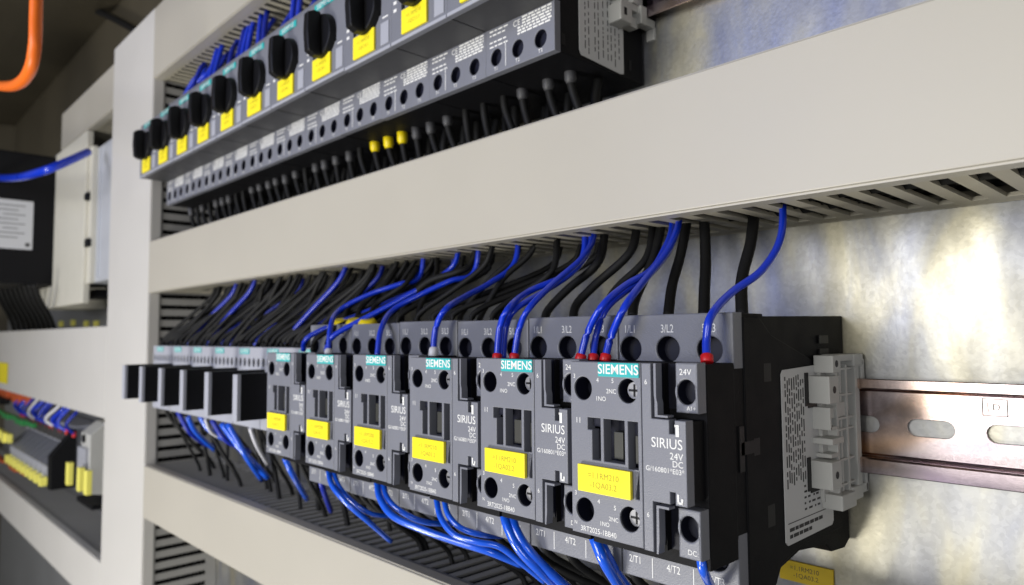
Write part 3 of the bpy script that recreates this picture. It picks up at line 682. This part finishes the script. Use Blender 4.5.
q = MB(); q.box(px_, px_+.4, a.y, e.y, e.z, a.z); o = q.build('rating_label', 'paper', parent=ps); o.location = -ps.location
q = MB()
for k in range(8): q.box(px_+.4, px_+.6, e.y-42+(k % 3)*4, e.y-9-(k % 2)*8, a.z-8-k*6.2, a.z-7-k*6.2)
q.box(px_+.4, px_+.6, e.y-8, e.y-3, e.z+4, e.z+9)
o = q.build('label_print', 'ink', parent=ps); o.location = -ps.location
dv = empty('device_box', (-860, 0, 60), 'tall ivory box between the power supply and the silver device', 'device box')
a = at(54, 134, -70); e = at(82, 303, -70)
zm = at(82, 134, -70).z
q = MB(); q.box(px_+1, e.x, -70, -62, e.z, zm, 1.5); o = q.build('housing', 'ivory', parent=dv); o.location = -dv.location
q = MB(); q.box(px_-90, px_+.8, -70, -2, e.z, zb-1.5, 1); o = q.build('bracket', 'ivory', parent=dv); o.location = -dv.location
r = empty('silver_device', (-850, 0, 60), 'slim light metal device next to the upright duct in the far bay', 'device')
xa, xb = at(84, 152, -66).x, at(93, 152, -66).x; za, zb2 = at(84, 152, -66).z, at(84, 284, -66).z
q = MB(); q.box(xa, xb, -66, -59.8, zb2, za, 1); o = q.build('front_strip', 'ivory', parent=r); o.location = -r.location
xc = at(119, 200, -60).x
q = MB(); q.box(xa, xc, -60, -2, zb2+1, za-2, 1); q.box(xb+14, xb+17, -62, -59, zb2+6, za-6, .4); o = q.build('housing', 'alu', parent=r); o.location = -r.location
for v in (197, 243):
    p_ = at(89, v, -66); q = MB(); q.box(p_.x-7, p_.x+7, -70, -65, p_.z-5, p_.z+5, 1.5); o = q.build('button', 'black', parent=r); o.location = -r.location
q = MB(); p_ = at(92, 290, -40); q.box(p_.x-20, p_.x+60, -50, -3, p_.z-12, p_.z-2, 1); o = q.build('foot', 'psu', parent=r); o.location = -r.location
wire(pw([(-30, 176), (10, 178), (40, 172), (64, 163), (88, 152)], [-140, -140, -130, -110, -80]), 4.6, 'blue', 'cable', 'thick blue cable crossing above the black power supply', cat='cable')
wire(pw([(30, -14), (60, -2), (95, 10), (128, 26), (152, 42)], [-20, -18, -16, -14, -12]), 5, 'wire', 'cable', 'black cable arcing along the dark cabinet top', cat='cable')
wire(pw([(-30, 82), (0, 86), (18, 84), (30, 70), (35, 45), (36, 15), (37, -20)], [-190]*7), 4.3, 'orange', 'cable', 'thick orange cable hanging in a bend at the upper left', cat='cable')
for k in range(9):
    wire(pw([(-6+k*5, 284), (0+k*5, 300), (10+k*5, 318), (16+k*5, 335)], [-100, -90, -70, -50]), 3.2, 'wire', label='black wire leaving the underside of the power supply', group='black wires under the power supply')
for k, (u, v) in enumerate(((60, 324), (72, 323), (85, 324), (95, 324))):
    p_ = at(u, v, -4); q = MB(); q.box(p_.x-6, p_.x+6, -5, 0, p_.z-5, p_.z+5, .5); o = q.build('plate_sticker', 'yellowpale', loc=(p_.x, 0, p_.z))
    tag(o, 'tiny yellow sticker on the plate above the broad duct', 'sticker', 'tiny yellow stickers on the far plate')
# terminal blocks
TBG = 'grey terminal blocks on the lower rail of the far bay'
def tblock(k):
    r = empty('terminal_block', (0, 0, 0), 'grey terminal block with yellow tab in the row left of the dark end block', 'terminal block', TBG)
    x0, x1 = 0, 30
    q = MB(); q.prism([(-45, -150), (-70, -170), (-70, -192), (-5, -192), (-5, -118), (-42, -118)], 'x', x0, x1); q.build('housing', 'greylight', parent=r, bevel=.8)
    q = MB(); q.prism([(-70.2, -171), (-45.2, -151), (-46, -146), (-72, -168)], 'x', x0+2, x1-2); q.build('lever', 'grey', parent=r)
    q = MB(); q.box(x0+3, x1-3, -52, -44, -140, -122, 1); q.build('upper_socket', 'under', parent=r)
    q = MB(); q.box(x0+8, x1-6, -78, -70, -196, -184, .4); q.build('tab', 'yellowpale', parent=r)
    return r
tb = tblock(0)
xe = at(50, 440, -70).x; xg = at(78, 440, -70).x; xr = at(80, 450, -66).x
tbs = [tb]+[copy_tree(tb) for i in range(8)]
for i, o in enumerate(tbs): o.location = ((xe-33-32*i)*S, 0, 2*S)
q = MB(); q.prism([(-45, -118), (-72, -152), (-72, -196), (-42, -196), (-42, -118)], 'x', xe, xe+18); o = q.build('end_block', 'psu', bevel=1, loc=(xe, 0, -200)); tag(o, 'black slanted end block right of the grey terminal blocks', 'end block')
r = empty('relay_module', (xr, 0, -190), 'light grey relay module with yellow tabs beside the upright duct', 'relay module')
q = MB(); q.prism([(-50, -95), (-66, -108), (-66, -176), (-5, -188), (-5, -95)], 'x', xr+4, xr+44); o = q.build('housing', 'clip', parent=r, bevel=1); o.location = -r.location
for k in range(3):
    q = MB(); q.box(xr+7+k*13, xr+14+k*13, -70, -64, -172, -124, .6); o = q.build('rib', 'greylight', parent=r); o.location = -r.location
for u_, v_ in ((66, 462), (77, 467), (84, 470)):
    p_ = at(u_, v_, -76); q = MB(); q.box(p_.x, p_.x+11, -76, -70, p_.z-27, p_.z, .5); o = q.build('tab', 'yellowpale', parent=r); o.location = -r.location
q = MB(); q.cyl((xr+20, -68, -114), 'y', 5, 3, 14); o = q.build('button', 'black', parent=r); o.location = -r.location
q = MB(); q.box(xr-10, xr+60, -66, -20, -192, -186, 1); o = q.build('foot', 'psu', parent=r); o.location = -r.location
q = MB(); q.box(-1500, -730, -8, -2, -182, -147); o = q.build('mounting_rail', 'alu', loc=(-1100, 0, -165)); tag(o, 'rail carrying the grey terminal blocks of the far bay', 'rail')
for k in range(14):
    X = at(22, 410, -50).x+27*k; m_ = ('blue', 'bluedeep', 'blue', 'bluedeep', 'wsleeve')[k % 5]
    X += rw.uniform(-9, 9); wire([(X, -50, -122), (X+rw.uniform(-6, 6), -60, -108+rw.uniform(-3, 3)), (X+rw.uniform(0, 26), -50, -92), (X+rw.uniform(0, 30), -38, -78)], 2.1, m_, label='%s wire curling above the grey terminal blocks' % {'blue': 'blue', 'bluedeep': 'dark blue', 'wsleeve': 'white'}[m_], group='%s wires above the terminal blocks' % {'blue': 'blue', 'bluedeep': 'dark blue', 'wsleeve': 'white'}[m_])
    q = MB(); q.tube([(X, -50, -126), (X, -50, -119)], 2.4); o = q.build('wire_ferrule', 'red', loc=(X, -50, -126)); tag(o, 'small red ferrule over the grey terminal blocks', 'ferrule', 'red ferrules over the terminal blocks')
for k, (u0, v0, u1, v1, key, nm, lb) in enumerate([(-10, 412, 30, 424, 'green', 'ground_terminal', 'bright green terminal bar at the left edge'), (-10, 426, 6, 445, 'yellowpale', 'terminal_label', 'yellow block under the green bar at the left edge'),
        (-14, 452, 22, 475, 'orangedeep', 'orange_block', 'orange block at the left edge below the terminals'), (-8, 384, 26, 408, 'orangedeep', 'orange_block', 'orange block at the left edge above the green bar'), (-10, 361, 7, 384, 'yellow', 'marker_label', 'yellow label on the broad duct at the left edge'),
        (-12, 394, 4, 406, 'psu', 'dark_block', 'dark block between the orange and the green parts')]):
    yf = {0: -80, 1: -82, 2: -66, 3: -58, 4: -71, 5: -66}[k]; dd = 1 if k == 4 else 9
    a = at(u0, v0, yf); e = at(u1, v1, yf); q = MB()
    x0, x1, z0, z1 = min(a.x, e.x), max(a.x, e.x), min(a.z, e.z), max(a.z, e.z)
    if dd == 1: q.box(x0, x1, yf-.3, yf+.1, z0, z1)
    else:
        n_ = 6; w_ = (x1-x0)/n_
        for j in range(n_): q.box(x0+j*w_, x0+(j+1)*w_-2, yf+(j % 2)*3, yf+dd, z0+(j % 2)*2, z1, 1.)
        q.box(x0+1, x1-3, yf+3.5, yf+dd-2, z0+3, z1-3)
    o = q.build(nm, key, loc=(x0, yf, z0)); tag(o, lb, nm.replace('_', ' '))

# ------------------------------------------------------------------ cabinet shell, floor
q = MB(); q.box(-2400, -1801, -500, 40, -700, 900); o = q.build('wall', 'ceil', loc=(-2100, 0, -700)); tag(o, None, None, None, 'structure')
q = MB()
pts = []
for i in range(13):
    t = i/12; pts.append((-420+430*t, 560-60*math.sin(t*math.pi)*.6-60*t))
q.prism(pts+[(10, 900), (-420, 900)], 'x', -2300, 600); o = q.build('ceiling', 'ceil', loc=(-800, 0, 560)); tag(o, None, None, None, 'structure')
q = MB(); q.box(-1900, -640.5, .5, 3, 345.5, 700); o = q.build('wall', 'ceil', loc=(-1200, 0, 460)); tag(o, None, None, None, 'structure')
q = MB(); q.box(-4000, 1500, -3000, 600, -760, -740); o = q.build('floor', 'floor'); tag(o, None, None, None, 'structure')

# ------------------------------------------------------------------ light
def area(name, loc, target, size, power, col, sy=None):
    l = bpy.data.lights.new(name, 'AREA'); l.energy = power; l.color = col; l.size = size
    if sy: l.shape = 'RECTANGLE'; l.size_y = sy
    o = bpy.data.objects.new(name, l); C.objects.link(o); o.location = loc
    o.rotation_euler = (Vector(target)-Vector(loc)).to_track_quat('-Z', 'Y').to_euler(); return o
area('room_lamp', (-.17, -1.6, .15), (-.25, 0, .03), .65, 14.5, (1, .98, .93), .7)
area('low_room_lamp', (-.45, -.95, -.60), (-.12, 0, .05), .35, 9.5, (1, .97, .90), .25)
area('added_flank_fill', (.85, -.95, .05), (.05, 0, 0), .3, 2.2, (.97, .98, 1), .3)  # added weak fill lamp, brightens the flank sheet and clip
area('added_blue_light', (-.46, -1.15, .34), (.02, 0, .08), .26, 2.3, (.22, .34, 1), .55)  # added blue lamp, lays blue reflections on the plate
w = bpy.data.worlds.new('World'); sc.world = w; w.use_nodes = True
bg = w.node_tree.nodes['Background']; bg.inputs[0].default_value = (.95, .97, 1, 1); bg.inputs[1].default_value = .15
sc.view_settings.view_transform = 'Standard'; sc.view_settings.look = 'None'; sc.view_settings.exposure = 0; sc.view_settings.gamma = 1
sc.cycles.use_denoising = True; sc.cycles.max_bounces = 6
